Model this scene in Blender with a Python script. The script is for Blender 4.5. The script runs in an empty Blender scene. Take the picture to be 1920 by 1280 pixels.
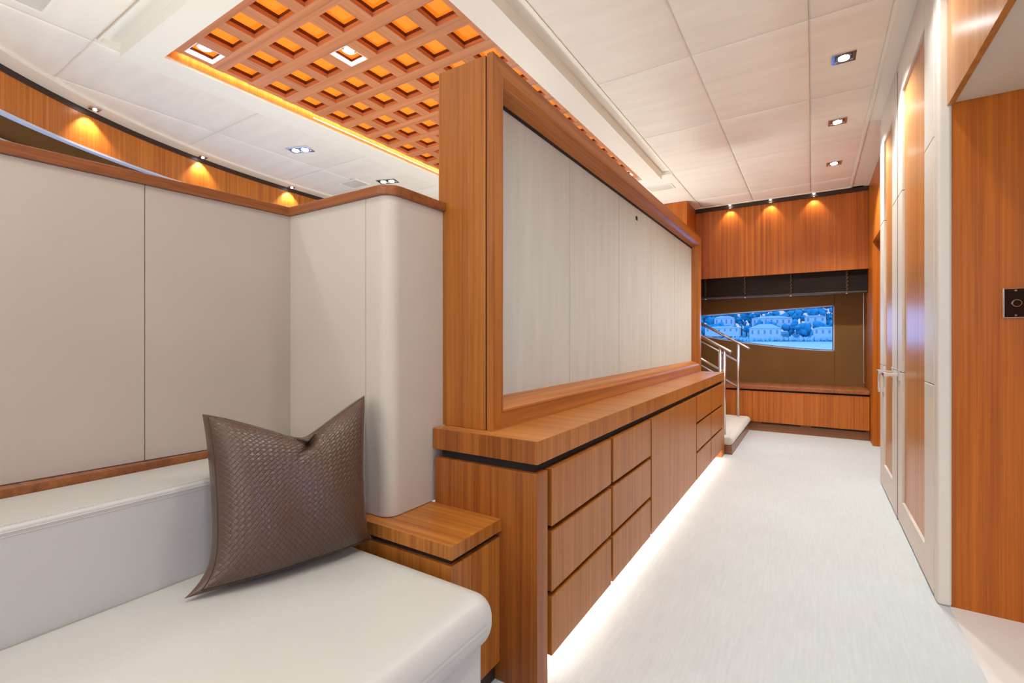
import bpy, bmesh, math, random
import numpy as np
from mathutils import Vector, Matrix, noise
random.seed(7)
S = bpy.context.scene
COL = S.collection
# ------------------------------------------------------------------ camera
cd = bpy.data.cameras.new('camera'); cam = bpy.data.objects.new('camera', cd); COL.objects.link(cam)
FPX = 885.0
cd.sensor_width = 36; cd.lens = FPX / 1920 * 36
cd.shift_y = -(640 - 635) / 1920
cd.clip_start = .03; cd.clip_end = 2000
YAW = math.atan(565 / FPX)
cam.location = (0, 0, 1.05); cam.rotation_euler = (math.pi / 2, 0, YAW)
S.camera = cam
# ------------------------------------------------------------------ view
S.view_settings.view_transform = 'Standard'; S.view_settings.look = 'None'
S.view_settings.gamma = 1; S.view_settings.use_curve_mapping = False
S.view_settings.exposure = 0.50
S.cycles.max_bounces = 10; S.cycles.diffuse_bounces = 6; S.cycles.glossy_bounces = 4
S.cycles.transmission_bounces = 4; S.cycles.caustics_reflective = False; S.cycles.caustics_refractive = False
S.cycles.sample_clamp_indirect = 6.0
S.cycles.use_denoising = True
# ------------------------------------------------------------------ world: dusk sky, blue overhead and pale at the horizon
W = bpy.data.worlds.new('world'); S.world = W; W.use_nodes = True
nt = W.node_tree; nt.nodes.clear()
tc = nt.nodes.new('ShaderNodeTexCoord'); sx = nt.nodes.new('ShaderNodeSeparateXYZ')
rp = nt.nodes.new('ShaderNodeValToRGB'); bg = nt.nodes.new('ShaderNodeBackground'); ow = nt.nodes.new('ShaderNodeOutputWorld')
nt.links.new(tc.outputs['Generated'], sx.inputs[0]); nt.links.new(sx.outputs[2], rp.inputs[0])
rp.color_ramp.elements[0].position = 0.0; rp.color_ramp.elements[0].color = (.24, .29, .46, 1)
rp.color_ramp.elements[1].position = .35; rp.color_ramp.elements[1].color = (.16, .42, 1.0, 1)
e = rp.color_ramp.elements.new(.08); e.color = (.27, .27, .42, 1)
nt.links.new(rp.outputs[0], bg.inputs[0]); bg.inputs[1].default_value = 1.7
nt.links.new(bg.outputs[0], ow.inputs[0])

WARM = (1.0, .80, .60); NEUT = (.97, .99, .94); COOL = (.35, .55, 1.0)
def light(name, kind, loc, energy, color, rot=(0, 0, 0), **k):
    d = bpy.data.lights.new(name, kind); d.energy = energy; d.color = color
    for a, b in k.items(): setattr(d, a, b)
    o = bpy.data.objects.new(name, d); o.location = loc; o.rotation_euler = rot; COL.objects.link(o); return o
R90 = math.pi / 2
# daylight by the side and fore windows; aft and entry panels are added fill
light('daylight_side_window', 'AREA', (-4.98, 1.9, 1.7), 9, COOL, (0, -R90, 0), shape='RECTANGLE', size=.8, size_y=3.0)
light('added_aft_fill', 'AREA', (-1.3, -2.6, 1.6), 48, (.82, .93, 1.0), (R90, 0, 0), shape='RECTANGLE', size=5.0, size_y=1.9)  # added fill behind the camera for ceiling and walls; no window there
light('added_entry_fill', 'AREA', (2.9, -1.7, 1.5), 24, (.30, .46, 1.0), (0, R90, 0), shape='RECTANGLE', size=1.0, size_y=1.7)  # added blue panel for sheen on the pillow; no window there
light('daylight_fore_window', 'AREA', (-.55, 6.66, 1.2), 3, (.25, .5, 1.0), (-R90, 0, 0), shape='RECTANGLE', size=1.3, size_y=.4)

# ------------------------------------------------------------------ helpers
ORG = {}
def mk(name, bm, mat, parent=None, smooth=False, org=(0, 0, 0), pick=None, bevel=0, seg=2, kind=None):
    me = bpy.data.meshes.new(name)
    bmesh.ops.recalc_face_normals(bm, faces=bm.faces[:])
    mats = mat if isinstance(mat, (list, tuple)) else [mat]
    if pick:
        for f in bm.faces: f.normal_update(); f.material_index = pick(f)
    o0 = ORG.get(parent.name, Vector((0, 0, 0))) if parent else Vector(org)
    for v in bm.verts: v.co -= o0
    bm.to_mesh(me); bm.free()
    for m in mats: me.materials.append(m)
    if smooth:
        for p in me.polygons: p.use_smooth = True
    o = bpy.data.objects.new(name, me); COL.objects.link(o)
    if parent: o.parent = parent; ORG[o.name] = o0
    else: o.location = o0; ORG[o.name] = o0
    if bevel:
        md = o.modifiers.new('bevel', 'BEVEL'); md.width = bevel; md.segments = seg; md.limit_method = 'ANGLE'; md.harden_normals = False
        if seg > 2:
            for p in me.polygons: p.use_smooth = True
            md.harden_normals = True
    if kind: o['kind'] = kind
    return o
def thing(name, label, cat, loc=(0, 0, 0), group=None):
    o = bpy.data.objects.new(name, None); COL.objects.link(o); o.location = loc; o.empty_display_size = .1
    ORG[o.name] = Vector(loc); tag(o, label, cat, group); return o
def tag(o, label, cat, group=None):
    o['label'] = label; o['category'] = cat
    if group: o['group'] = group
    return o
def kids(o): return [c for c in bpy.data.objects if c.parent == o]
def dup(o, loc, label, group=None, rotz=None):
    def cp(s, p):
        c = s.copy(); COL.objects.link(c)
        if p: c.parent = p
        for ch in kids(s): cp(ch, c)
        return c
    r = cp(o, None); r.location = loc
    if rotz is not None: r.rotation_euler.z = rotz
    r['label'] = label
    if group: r['group'] = group
    return r
def B(): return bmesh.new()
def box(bm, x0, x1, y0, y1, z0, z1):
    r = bmesh.ops.create_cube(bm, size=1)
    for v in r['verts']:
        v.co = Vector((x0 + (v.co.x + .5) * (x1 - x0), y0 + (v.co.y + .5) * (y1 - y0), z0 + (v.co.z + .5) * (z1 - z0)))
    return r['verts']
def bx(*a): bm = B(); box(bm, *a); return bm
def prism(pts, z0, z1, bm=None):
    bm = bm or B()
    lo = [bm.verts.new((x, y, z0)) for x, y in pts]; hi = [bm.verts.new((x, y, z1)) for x, y in pts]
    bm.faces.new(lo[::-1]); bm.faces.new(hi); n = len(pts)
    for i in range(n): bm.faces.new((lo[i], lo[(i + 1) % n], hi[(i + 1) % n], hi[i]))
    return bm
def extr(pts3, vec, bm=None):
    bm = bm or B(); vec = Vector(vec)
    a = [bm.verts.new(p) for p in pts3]; b = [bm.verts.new(Vector(p) + vec) for p in pts3]
    bm.faces.new(a[::-1]); bm.faces.new(b); n = len(a)
    for i in range(n): bm.faces.new((a[i], a[(i + 1) % n], b[(i + 1) % n], b[i]))
    return bm
def tube(bm, path, r, n=10, caps=True, sx=1, sz=1):
    path = [Vector(p) for p in path]; rings = []
    for i, p in enumerate(path):
        t = (path[min(i + 1, len(path) - 1)] - path[max(i - 1, 0)]).normalized()
        a = t.cross(Vector((0, 0, 1)));  a = a.normalized() if a.length > 1e-4 else Vector((1, 0, 0))
        b = t.cross(a).normalized()
        rings.append([bm.verts.new(p + a * math.cos(q) * r * sx + b * math.sin(q) * r * sz) for q in [2 * math.pi * k / n for k in range(n)]])
    for i in range(len(rings) - 1):
        for k in range(n): bm.faces.new((rings[i][k], rings[i][(k + 1) % n], rings[i + 1][(k + 1) % n], rings[i + 1][k]))
    if caps: bm.faces.new(rings[0][::-1]); bm.faces.new(rings[-1])
    return bm
def cyl(bm, c, r, h, n=24, r2=None):
    res = bmesh.ops.create_cone(bm, cap_ends=True, segments=n, radius1=r, radius2=r if r2 is None else r2, depth=h)
    for v in res['verts']: v.co += Vector(c)
    return bm
# ------------------------------------------------------------------ materials
def nm(name):
    m = bpy.data.materials.new(name); m.use_nodes = True; n = m.node_tree
    return m, n, n.nodes['Principled BSDF']
def N(n, t, **k):
    x = n.nodes.new('ShaderNode' + t)
    for a, b in k.items(): setattr(x, a, b)
    return x
def flat(name, col, rough=.5, metal=0, spec=.5, emit=None, es=0):
    m, n, b = nm(name); b.inputs['Base Color'].default_value = (*col, 1); b.inputs['Roughness'].default_value = rough
    b.inputs['Metallic'].default_value = metal; b.inputs['Specular IOR Level'].default_value = spec
    if emit: b.inputs['Emission Color'].default_value = (*emit, 1); b.inputs['Emission Strength'].default_value = es
    return m
def wood(name, axis='z', light_c=(.49, .178, .030), dark_c=(.25, .070, .009), rough=.36, freq=42, plank=0, plank_axis='x'):
    m, n, b = nm(name); L = n.links.new
    tc = N(n, 'TexCoord'); oi = N(n, 'ObjectInfo'); mp = N(n, 'Mapping')
    vm = N(n, 'VectorMath', operation='ADD'); sc = N(n, 'VectorMath', operation='SCALE'); sc.inputs[3].default_value = 7.3
    cx = N(n, 'CombineXYZ')
    for i in range(3): L(oi.outputs['Random'], cx.inputs[i])
    L(cx.outputs[0], sc.inputs[0]); L(tc.outputs['Object'], vm.inputs[0]); L(sc.outputs[0], vm.inputs[1]); L(vm.outputs[0], mp.inputs['Vector'])
    s = {'x': (.010, 1, 1), 'y': (1, .010, 1), 'z': (1, 1, .010)}[axis]
    mp.inputs['Scale'].default_value = [q * freq for q in s]
    n1 = N(n, 'TexNoise'); n1.inputs['Scale'].default_value = 1.0; n1.inputs['Detail'].default_value = 3; n1.inputs['Roughness'].default_value = .65; n1.inputs['Distortion'].default_value = .08
    n2 = N(n, 'TexNoise'); n2.inputs['Scale'].default_value = 7.5; n2.inputs['Detail'].default_value = 2
    n3 = N(n, 'TexNoise'); n3.inputs['Scale'].default_value = .22; n3.inputs['Detail'].default_value = 1
    for q in (n1, n2, n3): L(mp.outputs[0], q.inputs['Vector'])
    def mix(a, f, bb, g):
        x = N(n, 'Math', operation='MULTIPLY'); L(a, x.inputs[0]); x.inputs[1].default_value = f
        y = N(n, 'Math', operation='MULTIPLY_ADD'); L(bb, y.inputs[0]); y.inputs[1].default_value = g; L(x.outputs[0], y.inputs[2]); return y.outputs[0]
    v = mix(n1.outputs[0], .60, n2.outputs[0], .30); v2 = N(n, 'Math', operation='MULTIPLY_ADD'); L(n3.outputs[0], v2.inputs[0]); v2.inputs[1].default_value = .16; L(v, v2.inputs[2])
    val = v2.outputs[0]
    if plank:
        sp = N(n, 'SeparateXYZ'); L(tc.outputs['Object'], sp.inputs[0])
        dv = N(n, 'Math', operation='DIVIDE'); L(sp.outputs['xyz'.index(plank_axis)], dv.inputs[0]); dv.inputs[1].default_value = plank
        fl = N(n, 'Math', operation='FLOOR'); L(dv.outputs[0], fl.inputs[0])
        wn = N(n, 'TexWhiteNoise', noise_dimensions='1D'); L(fl.outputs[0], wn.inputs['W'])
        fr = N(n, 'Math', operation='FRACT'); L(dv.outputs[0], fr.inputs[0])
        lt = N(n, 'Math', operation='LESS_THAN'); L(fr.outputs[0], lt.inputs[0]); lt.inputs[1].default_value = .045
        a = N(n, 'Math', operation='MULTIPLY_ADD'); L(wn.outputs[0], a.inputs[0]); a.inputs[1].default_value = .05; L(val, a.inputs[2])
        c = N(n, 'Math', operation='MULTIPLY_ADD'); L(lt.outputs[0], c.inputs[0]); c.inputs[1].default_value = -.22; L(a.outputs[0], c.inputs[2]); val = c.outputs[0]
    r = N(n, 'ValToRGB'); r.color_ramp.elements[0].position = .40; r.color_ramp.elements[0].color = (*dark_c, 1)
    r.color_ramp.elements[1].position = .64; r.color_ramp.elements[1].color = (*light_c, 1)
    L(val, r.inputs[0]); L(r.outputs[0], b.inputs['Base Color'])
    b.inputs['Roughness'].default_value = rough; b.inputs['Specular IOR Level'].default_value = .4; b.inputs['Coat Weight'].default_value = .06; b.inputs['Coat Roughness'].default_value = .18
    bp = N(n, 'Bump'); bp.inputs['Strength'].default_value = .04; bp.inputs['Distance'].default_value = .002; L(n2.outputs[0], bp.inputs['Height']); L(bp.outputs[0], b.inputs['Normal'])
    return m
def leather(name, col, rough=.5, scale=140, bump=.12, var=.06, aniso=(1, 1, 1), wrinkle=.0):
    m, n, b = nm(name); L = n.links.new
    tc = N(n, 'TexCoord'); mp = N(n, 'Mapping'); mp.inputs['Scale'].default_value = aniso; L(tc.outputs['Object'], mp.inputs[0])
    n1 = N(n, 'TexNoise'); n1.inputs['Scale'].default_value = scale; n1.inputs['Detail'].default_value = 3
    n2 = N(n, 'TexNoise'); n2.inputs['Scale'].default_value = 2.2; n2.inputs['Detail'].default_value = 4
    L(mp.outputs[0], n1.inputs['Vector']); L(mp.outputs[0], n2.inputs['Vector'])
    r = N(n, 'ValToRGB'); r.color_ramp.elements[0].position = .35; r.color_ramp.elements[1].position = .65
    r.color_ramp.elements[0].color = (*[c * (1 - var) for c in col], 1); r.color_ramp.elements[1].color = (*[min(1, c * (1 + var)) for c in col], 1)
    L(n2.outputs[0], r.inputs[0]); L(r.outputs[0], b.inputs['Base Color']); b.inputs['Roughness'].default_value = rough
    bp = N(n, 'Bump'); bp.inputs['Strength'].default_value = bump; bp.inputs['Distance'].default_value = .001; L(n1.outputs[0], bp.inputs['Height'])
    last = bp
    if wrinkle:
        b2 = N(n, 'Bump'); b2.inputs['Strength'].default_value = wrinkle; b2.inputs['Distance'].default_value = .02; L(n2.outputs[0], b2.inputs['Height']); L(bp.outputs[0], b2.inputs['Normal']); last = b2
    L(last.outputs[0], b.inputs['Normal']); return m
def carpet(name, col, yaw=0):
    m, n, b = nm(name); L = n.links.new
    tc = N(n, 'TexCoord'); mp = N(n, 'Mapping'); mp.inputs['Scale'].default_value = (95, 7, 60); L(tc.outputs['Object'], mp.inputs[0])
    mp2 = N(n, 'Mapping'); mp2.inputs['Scale'].default_value = (14, 110, 60); L(tc.outputs['Object'], mp2.inputs[0])
    n1 = N(n, 'TexNoise'); n1.inputs['Scale'].default_value = 1; n1.inputs['Detail'].default_value = 3; L(mp.outputs[0], n1.inputs['Vector'])
    n3 = N(n, 'TexNoise'); n3.inputs['Scale'].default_value = 1; n3.inputs['Detail'].default_value = 2; L(mp2.outputs[0], n3.inputs['Vector'])
    n2 = N(n, 'TexNoise'); n2.inputs['Scale'].default_value = 260; n2.inputs['Detail'].default_value = 2; L(tc.outputs['Object'], n2.inputs['Vector'])
    n4 = N(n, 'TexNoise'); n4.inputs['Scale'].default_value = 2.0; n4.inputs['Detail'].default_value = 5; L(tc.outputs['Object'], n4.inputs['Vector'])
    m3 = N(n, 'Math', operation='MULTIPLY_ADD'); L(n3.outputs[0], m3.inputs[0]); m3.inputs[1].default_value = .3; m3.inputs[2].default_value = .35
    ad = N(n, 'Math', operation='ADD'); L(n1.outputs[0], ad.inputs[0]); L(m3.outputs[0], ad.inputs[1])
    ad2 = N(n, 'Math', operation='MULTIPLY_ADD'); L(n4.outputs[0], ad2.inputs[0]); ad2.inputs[1].default_value = .8; L(ad.outputs[0], ad2.inputs[2])
    r = N(n, 'ValToRGB'); r.color_ramp.elements[0].position = .25; r.color_ramp.elements[1].position = .8
    hf = N(n, 'Math', operation='MULTIPLY'); L(ad2.outputs[0], hf.inputs[0]); hf.inputs[1].default_value = .36
    L(hf.outputs[0], r.inputs[0])
    r.color_ramp.elements[0].color = (*[c * .82 for c in col], 1); r.color_ramp.elements[1].color = (*[min(1, c * 1.1) for c in col], 1)
    L(r.outputs[0], b.inputs['Base Color']); b.inputs['Roughness'].default_value = .95; b.inputs['Sheen Weight'].default_value = .2
    bp = N(n, 'Bump'); bp.inputs['Strength'].default_value = .6; bp.inputs['Distance'].default_value = .004
    h = N(n, 'Math', operation='MULTIPLY_ADD'); L(n2.outputs[0], h.inputs[0]); h.inputs[1].default_value = .7; L(ad.outputs[0], h.inputs[2])
    L(h.outputs[0], bp.inputs['Height']); L(bp.outputs[0], b.inputs['Normal']); return m
Wz = wood('teak_vertical', 'z'); Wy = wood('teak_lengthwise', 'y'); Wx = wood('teak_crosswise', 'x')
Wfin = wood('teak_fine_vertical', 'z', freq=70, light_c=(.43, .150, .020), dark_c=(.27, .080, .009))
Wfas = wood('teak_plank_fascia', 'z', light_c=(.56, .16, .016), dark_c=(.30, .07, .006), plank=.052)
Wcur = wood('teak_curved_fascia', 'z', light_c=(.62, .21, .025), dark_c=(.36, .10, .010))
Wrt = wood('teak_side_wall', 'z', light_c=(.52, .14, .005), dark_c=(.32, .07, .002), freq=44)
Wdk = wood('teak_dark_lengthwise', 'y', light_c=(.33, .115, .035), dark_c=(.18, .055, .018))
Wdkx = wood('teak_dark_crosswise', 'x', light_c=(.33, .115, .035), dark_c=(.18, .055, .018))
Wbmx = wood('lattice_teak_crosswise', 'x', light_c=(.62, .25, .105), dark_c=(.42, .155, .062), rough=.5)
Wbmy = wood('lattice_teak_lengthwise', 'y', light_c=(.62, .25, .105), dark_c=(.42, .155, .062), rough=.5)
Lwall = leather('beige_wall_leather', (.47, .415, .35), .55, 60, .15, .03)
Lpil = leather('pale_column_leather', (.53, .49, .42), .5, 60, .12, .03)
Lceil = leather('cream_ceiling_leather', (.83, .80, .74), .6, 40, .06, .03, (1, 5, 1))
Lsofa = leather('ivory_sofa_leather', (.505, .505, .485), .38, 260, .22, .02, wrinkle=.12)
Ldoor = leather('white_door_leather', (.70, .665, .60), .45, 160, .15, .02)
Lbrown = leather('brown_wall_suede', (.22, .108, .03), .8, 120, .1, .08)
Fab = leather('pale_panel_fabric', (.55, .565, .525), .8, 14, .07, .04, (1, 9, 1))
Paint = flat('cream_paint', (.84, .83, .77), .45)
PaintD = flat('white_lacquer', (.72, .66, .58), .4)
Carp = carpet('ivory_cut_pile_carpet', (.58, .625, .645))
CarpS = carpet('ivory_step_carpet', (.66, .63, .58))
Marb = leather('white_polished_stone', (.74, .735, .72), .12, 6, .0, .04)
Chrome = flat('polished_chrome', (.75, .75, .76), .12, 1)
Steel = flat('satin_steel', (.70, .66, .62), .3, 1)
Dark = flat('shadow_gap_black', (.012, .008, .006), .8)
DarkW = flat('dark_wenge_trim', (.035, .014, .008), .5)
BlackG = flat('black_glass', (.008, .006, .006), .08)
Bulb = flat('lit_lamp_lens', (1, 1, 1), .5, emit=(1, .97, .92), es=28)
Led = flat('led_strip_diffuser', (1, 1, 1), .5, emit=(1, .93, .82), es=5)
Amber = flat('amber_panel_glow', (.80, .21, .012), .7, emit=(1, .24, .01), es=.48)  # emission put in for LED light that falls on the panel
Blind = leather('dark_woven_blind', (.014, .008, .005), .95, 30, .8, .3, (1, 1, 12))
White = flat('white_slat', (.75, .76, .8), .4)

# ================================================================== SETTING
H = 2.65
mk('floor', bx(-5.4, .45, -2.7, 6.62, -.10, 0), Carp, kind='structure')
mk('floor', bx(.45, 3.0, -2.7, 2.60, -.10, .001), Marb, kind='structure')
mk('floor', bx(.45, 1.2, 2.60, 6.62, -.10, 0), Carp, kind='structure')
# ---- ceiling made of padded square panels, open above the lattice recess
def sub(rects, hole):
    out = []; hx0, hx1, hy0, hy1 = hole
    for x0, x1, y0, y1 in rects:
        if x1 <= hx0 or x0 >= hx1 or y1 <= hy0 or y0 >= hy1: out.append((x0, x1, y0, y1)); continue
        if x0 < hx0: out.append((x0, hx0, y0, y1))
        if x1 > hx1: out.append((hx1, x1, y0, y1))
        a, b = max(x0, hx0), min(x1, hx1)
        if y0 < hy0: out.append((a, b, y0, hy0))
        if y1 > hy1: out.append((a, b, hy1, y1))
    return out
def padded(bm, x0, x1, y0, y1, z, n=8, puff=.007, top=.06):
    g = .0011; x0 += g; x1 -= g; y0 += g; y1 -= g
    gx = [0, .012 / (x1 - x0), .035 / (x1 - x0), .08 / (x1 - x0), .3, .5, .7, 1 - .08 / (x1 - x0), 1 - .035 / (x1 - x0), 1 - .012 / (x1 - x0), 1] if x1 - x0 > .3 else [0, .1, .25, .5, .75, .9, 1]
    gy = [0, .012 / (y1 - y0), .035 / (y1 - y0), .08 / (y1 - y0), .3, .5, .7, 1 - .08 / (y1 - y0), 1 - .035 / (y1 - y0), 1 - .012 / (y1 - y0), 1] if y1 - y0 > .3 else [0, .1, .25, .5, .75, .9, 1]
    def h(d): return 1 - math.exp(-d / .016)
    V = [[bm.verts.new((x0 + a * (x1 - x0), y0 + b * (y1 - y0), z + puff - puff * h(min(a, 1 - a) * (x1 - x0)) * h(min(b, 1 - b) * (y1 - y0)))) for b in gy] for a in gx]
    for i in range(len(gx) - 1):
        for j in range(len(gy) - 1): bm.faces.new((V[i][j], V[i][j + 1], V[i + 1][j + 1], V[i + 1][j]))
    # sides up
    rim = [V[i][0] for i in range(len(gx))] + [V[-1][j] for j in range(1, len(gy))] + [V[i][-1] for i in range(len(gx) - 2, -1, -1)] + [V[0][j] for j in range(len(gy) - 2, 0, -1)]
    up = [bm.verts.new((v.co.x, v.co.y, z + top)) for v in rim]
    for i in range(len(rim)): bm.faces.new((rim[i], rim[(i + 1) % len(rim)], up[(i + 1) % len(rim)], up[i]))
XE = [-5.35, -4.6, -3.92, -3.28, -2.72, -2.15, -1.58, -1.15, -.585, -.02, .33]
YE = [-2.7, -1.9, -.96, -.02, .93, 1.86, 2.81, 3.755, 4.685, 5.76, 6.13]
TRAY = (-3.25, -1.255, 1.04, 4.70)
bm = B()
for i in range(len(XE) - 1):
    for j in range(len(YE) - 1):
        rs = [(XE[i], XE[i + 1], YE[j], YE[j + 1])]
        for hole in [(-3.25, -1.155, .945, 4.70)]: rs = sub(rs, hole)
        for r in rs:
            if r[1] - r[0] > .02 and r[3] - r[2] > .02: padded(bm, *r, H)
mk('ceiling', bm, Lceil, smooth=True, kind='structure')
mk('ceiling', bx(-5.4, 3.0, -2.75, 6.9, 2.98, 3.06), Dark, kind='structure')
bm = B()
for r in sub([(-5.35, .33, -2.7, 6.13)], (-3.26, -1.15, .94, 4.705)): box(bm, *r, H + .011, H + .02)
mk('ceiling', bm, flat('panel_joint_tan', (.60, .50, .40), .8), kind='structure')
bm = B(); box(bm, .33, .45, -2.7, 4.36, H + .004, H + .06); box(bm, .33, .60, 4.36, 6.2, H + .004, H + .06); box(bm, -5.35, .45, 6.13, 6.22, H + .004, H + .06)
box(bm, .325, .345, -2.7, 6.13, H - .006, H + .01); box(bm, -1.25, .345, 6.115, 6.135, H - .006, H + .01)
mk('trim_1', bm, Paint, bevel=.003, kind='structure')
# ceiling beyond the corridor side and over the entry on the right
mk('ceiling', bx(.44, 3.0, -2.7, 2.48, H + .005, H + .06), Paint, kind='structure')
# tray around the lattice + air slots
OP = (-3.05, -1.42, 1.172, 4.608)
bm = B()
for r in sub([TRAY], OP): box(bm, r[0], r[1], r[2], r[3], 2.615, 2.70)
bmesh.ops.remove_doubles(bm, verts=bm.verts, dist=1e-5)
mk('trim_2', bm, Paint, kind='structure')
bm = B()
box(bm, -1.255, -1.155, 1.04, 4.70, 2.685, 2.74); box(bm, -3.25, -1.155, .945, 1.04, 2.685, 2.74)
box(bm, -1.160, -1.150, .945, 4.70, H + .002, 2.74); box(bm, -3.255, -1.155, .938, .947, H + .002, 2.74); box(bm, -1.255, -1.155, 4.695, 4.705, H + .002, 2.74); box(bm, -3.26, -3.25, .945, 1.04, H + .002, 2.74)
mk('trim_3', bm, Paint, kind='structure')
# lattice
lat = thing('ceiling_lattice', 'teak lattice of crossed beams over amber panel with painted LED glow recessed in the ceiling', 'ceiling lattice', (-2.2, 2.9, 2.65))
px, py = .2213, .2255
ys = [1.172] + [1.233 + .150 + i * py for i in range(14)] + [1.233 + 14 * py + .150]
for i in range(16):
    y0 = 1.174 if i == 0 else 1.233 + (i - 1) * py + .150
    y1 = 1.233 + i * py if i < 15 else 4.606
    mk('cross_beam', bx(-2.995, -1.421, y0, y1, 2.65, 2.676), Wbmx, lat, bevel=.0015)
for i in range(8):
    x0 = -2.990 if i == 0 else -2.955 + (i - 1) * px + .1435
    x1 = -2.955 + i * px if i < 7 else -1.421
    mk('long_beam', bx(x0, x1, 1.175, 4.605, 2.651, 2.675), Wbmy, lat, bevel=.0015)
bm = B(); box(bm, -3.045, -1.42, 1.172, 4.608, 2.697, 2.707)
bm2 = B()
for i in range(16):
    y0 = 1.174 if i == 0 else 1.233 + (i - 1) * py + .150
    y1 = 1.233 + i * py if i < 15 else 4.606
    box(bm2, -2.985, -1.421, y0 + .003, y1 - .003, 2.676, 2.697)
for i in range(8):
    x0 = -2.985 if i == 0 else -2.955 + (i - 1) * px + .1435
    x1 = -2.955 + i * px if i < 7 else -1.421
    box(bm2, x0 + .003, x1 - .003, 1.175, 4.605, 2.6755, 2.6968)
mk('shade_batten', bm2, flat('dark_red_shade', (.13, .022, .004), .6), lat)  # dark layer painted to stand in for shade on the beams' upper sides
mk('glow_panel', bm, Amber, lat)
bm = B()   # shallow liner walls of the recess
box(bm, -3.06, -3.05, 1.17, 4.61, 2.70, 2.775); box(bm, -1.42, -1.41, 1.17, 4.61, 2.70, 2.775); box(bm, -3.05, -1.42, 1.162, 1.172, 2.70, 2.775); box(bm, -3.05, -1.42, 4.608, 4.618, 2.70, 2.775)
mk('recess_liner', bm, Wbmx, lat)
mk('cove_board', bx(-3.0495, -3.044, 1.175, 4.605, 2.632, 2.698), wood('cove_board_teak', 'z', light_c=(.75, .33, .06), dark_c=(.55, .20, .03)), lat)
light('cove_glow', 'AREA', (-3.004, 2.9, 2.688), 2.2, (1, .62, .25), (0, math.radians(50), 0), shape='RECTANGLE', size=.012, size_y=3.3)
led = mk('light_strip', bx(-3.0445, -3.042, 2.1, 4.58, 2.643, 2.650), flat('amber_cove_led', (1, .8, .5), .5, emit=(1, .82, .6), es=1.1), lat)

# ---- walls closing the saloon
def wallbox(name, *a, m=Lwall): return mk(name, bx(*a), m, kind='structure')
wallbox('wall_back', -5.4, 3.0, -2.8, -2.70, 0, 2.98, m=Wrt)
wallbox('wall_right', 3.0, 3.1, -2.8, 2.6, 0, 2.98, m=Ldoor)
wallbox('wall_outer', -5.5, -5.4, -2.8, 6.9, 0, 2.98, m=Lbrown)
# right-hand teak wall beside the doors
mk('wall_entry', bx(.455, 3.0, 2.485, 2.60, 0, 2.66), Wrt, kind='structure')
# corridor right wall with doors: padded leather frames
JX = .412
mk('wall_corridor', bx(JX + .02, .56, 2.495, 4.36, 0, 2.66), Ldoor, kind='structure')
bm = B(); box(bm, JX + .001, .458, 2.478, 2.54, 0, 2.66)
mk('trim_4', bm, Ldoor, bevel=.012, seg=4, kind='structure')
def door(name, y0, y1, py0, py1, pz0, pz1, hy, hdir, tagdoor):
    Z1 = 2.655 if False else 2.60
    bm = B()
    def pl(a, b, c, d): box(bm, JX, JX + .022, a, b, c, d)
    zc = [(.012, .862), (.865, 1.868), (1.871, Z1)]
    for s0, s1 in ((y0, py0), (py1, y1)):
        for za, zb in zc: pl(s0 + .0015, s1, za, zb)
    o = None
    pl(py0, py1, .012, pz0); pl(py0, py1, pz1, Z1)
    o = mk(name, bm, Ldoor, bevel=.003, kind='structure')
    mk('wood_panel', bx(JX + .012, JX + .0215, py0, py1, pz0, pz1), Wpan, o)
    h = mk('door_handle', B(), Steel, o)
    bm = B(); box(bm, JX - .008, JX + .001, hy - .020, hy + .020, .812, .876)
    pl_ = mk('handle_plate', bm, Steel, o, bevel=.001)
    bpy.data.objects.remove(h)
    bm = B(); box(bm, JX - .055, JX - .007, hy - .010, hy + .010, .836, .852); box(bm, JX - .072, JX - .054, hy - .012, hy + .085, .834, .854)
    mk('lever_handle', bm, Steel, o, bevel=.0015)
    bm = B(); box(bm, JX - .001, JX + .003, y0, y0 + .0016, 0, Z1)
    if name == 'door_2': mk('shadow_gap', bm, flat('door_gap_grey', (.10, .08, .06), .8), o)
    else: bm.free()
    return o
Wpan = wood('teak_door_panel', 'z', light_c=(.56, .245, .07), dark_c=(.42, .165, .042), rough=.33, freq=26)
door('door_1', 2.541, 3.505, 2.73, 3.355, .148, 2.42, 3.445, 1, False)
door('door_2', 3.515, 4.355, 3.74, 4.151, .178, 2.408, 3.72, 1, False)
bm = B(); box(bm, JX + .004, .45, 2.52, 4.36, 2.603, 2.66)
mk('trim_5', bm, Ldoor, kind='structure')
for i, (yy, zz) in enumerate(((3.50, .80), (4.28, .80))): pass
# privacy tags hanging from the levers
tg = thing('door_hanger', 'pale fabric tag with grey tip hanging from the lever of the nearer door', 'door tag', (JX - .063, 3.50, .834))
mk('strap', bx(JX - .066, JX - .060, 3.472, 3.520, .738, .8335), Ldoor, tg, bevel=.001); mk('tip', bx(JX - .068, JX - .058, 3.470, 3.522, .716, .739), Steel, tg, bevel=.001)
dup(tg, (JX - .063, 3.775, .834), 'pale fabric tag with grey tip hanging from the lever of the farther door')
# overhead box on the right
oc = thing('overhead_cabinet', 'teak overhead cabinet with cream underside at the top right by the door', 'cabinet', (1.2, .9, 1.97))
mk('side_panel', bx(.442, .462, -2.6, 2.482, 1.962, 2.653), wood('teak_overhead', 'z', light_c=(.50, .21, .055), dark_c=(.36, .13, .03), rough=.25, freq=18), oc, bevel=.001)
mk('underside', bx(.462, 2.95, -2.6, 2.482, 1.972, 1.99), flat('cream_underside', (.66, .60, .50), .5), oc)
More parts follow.
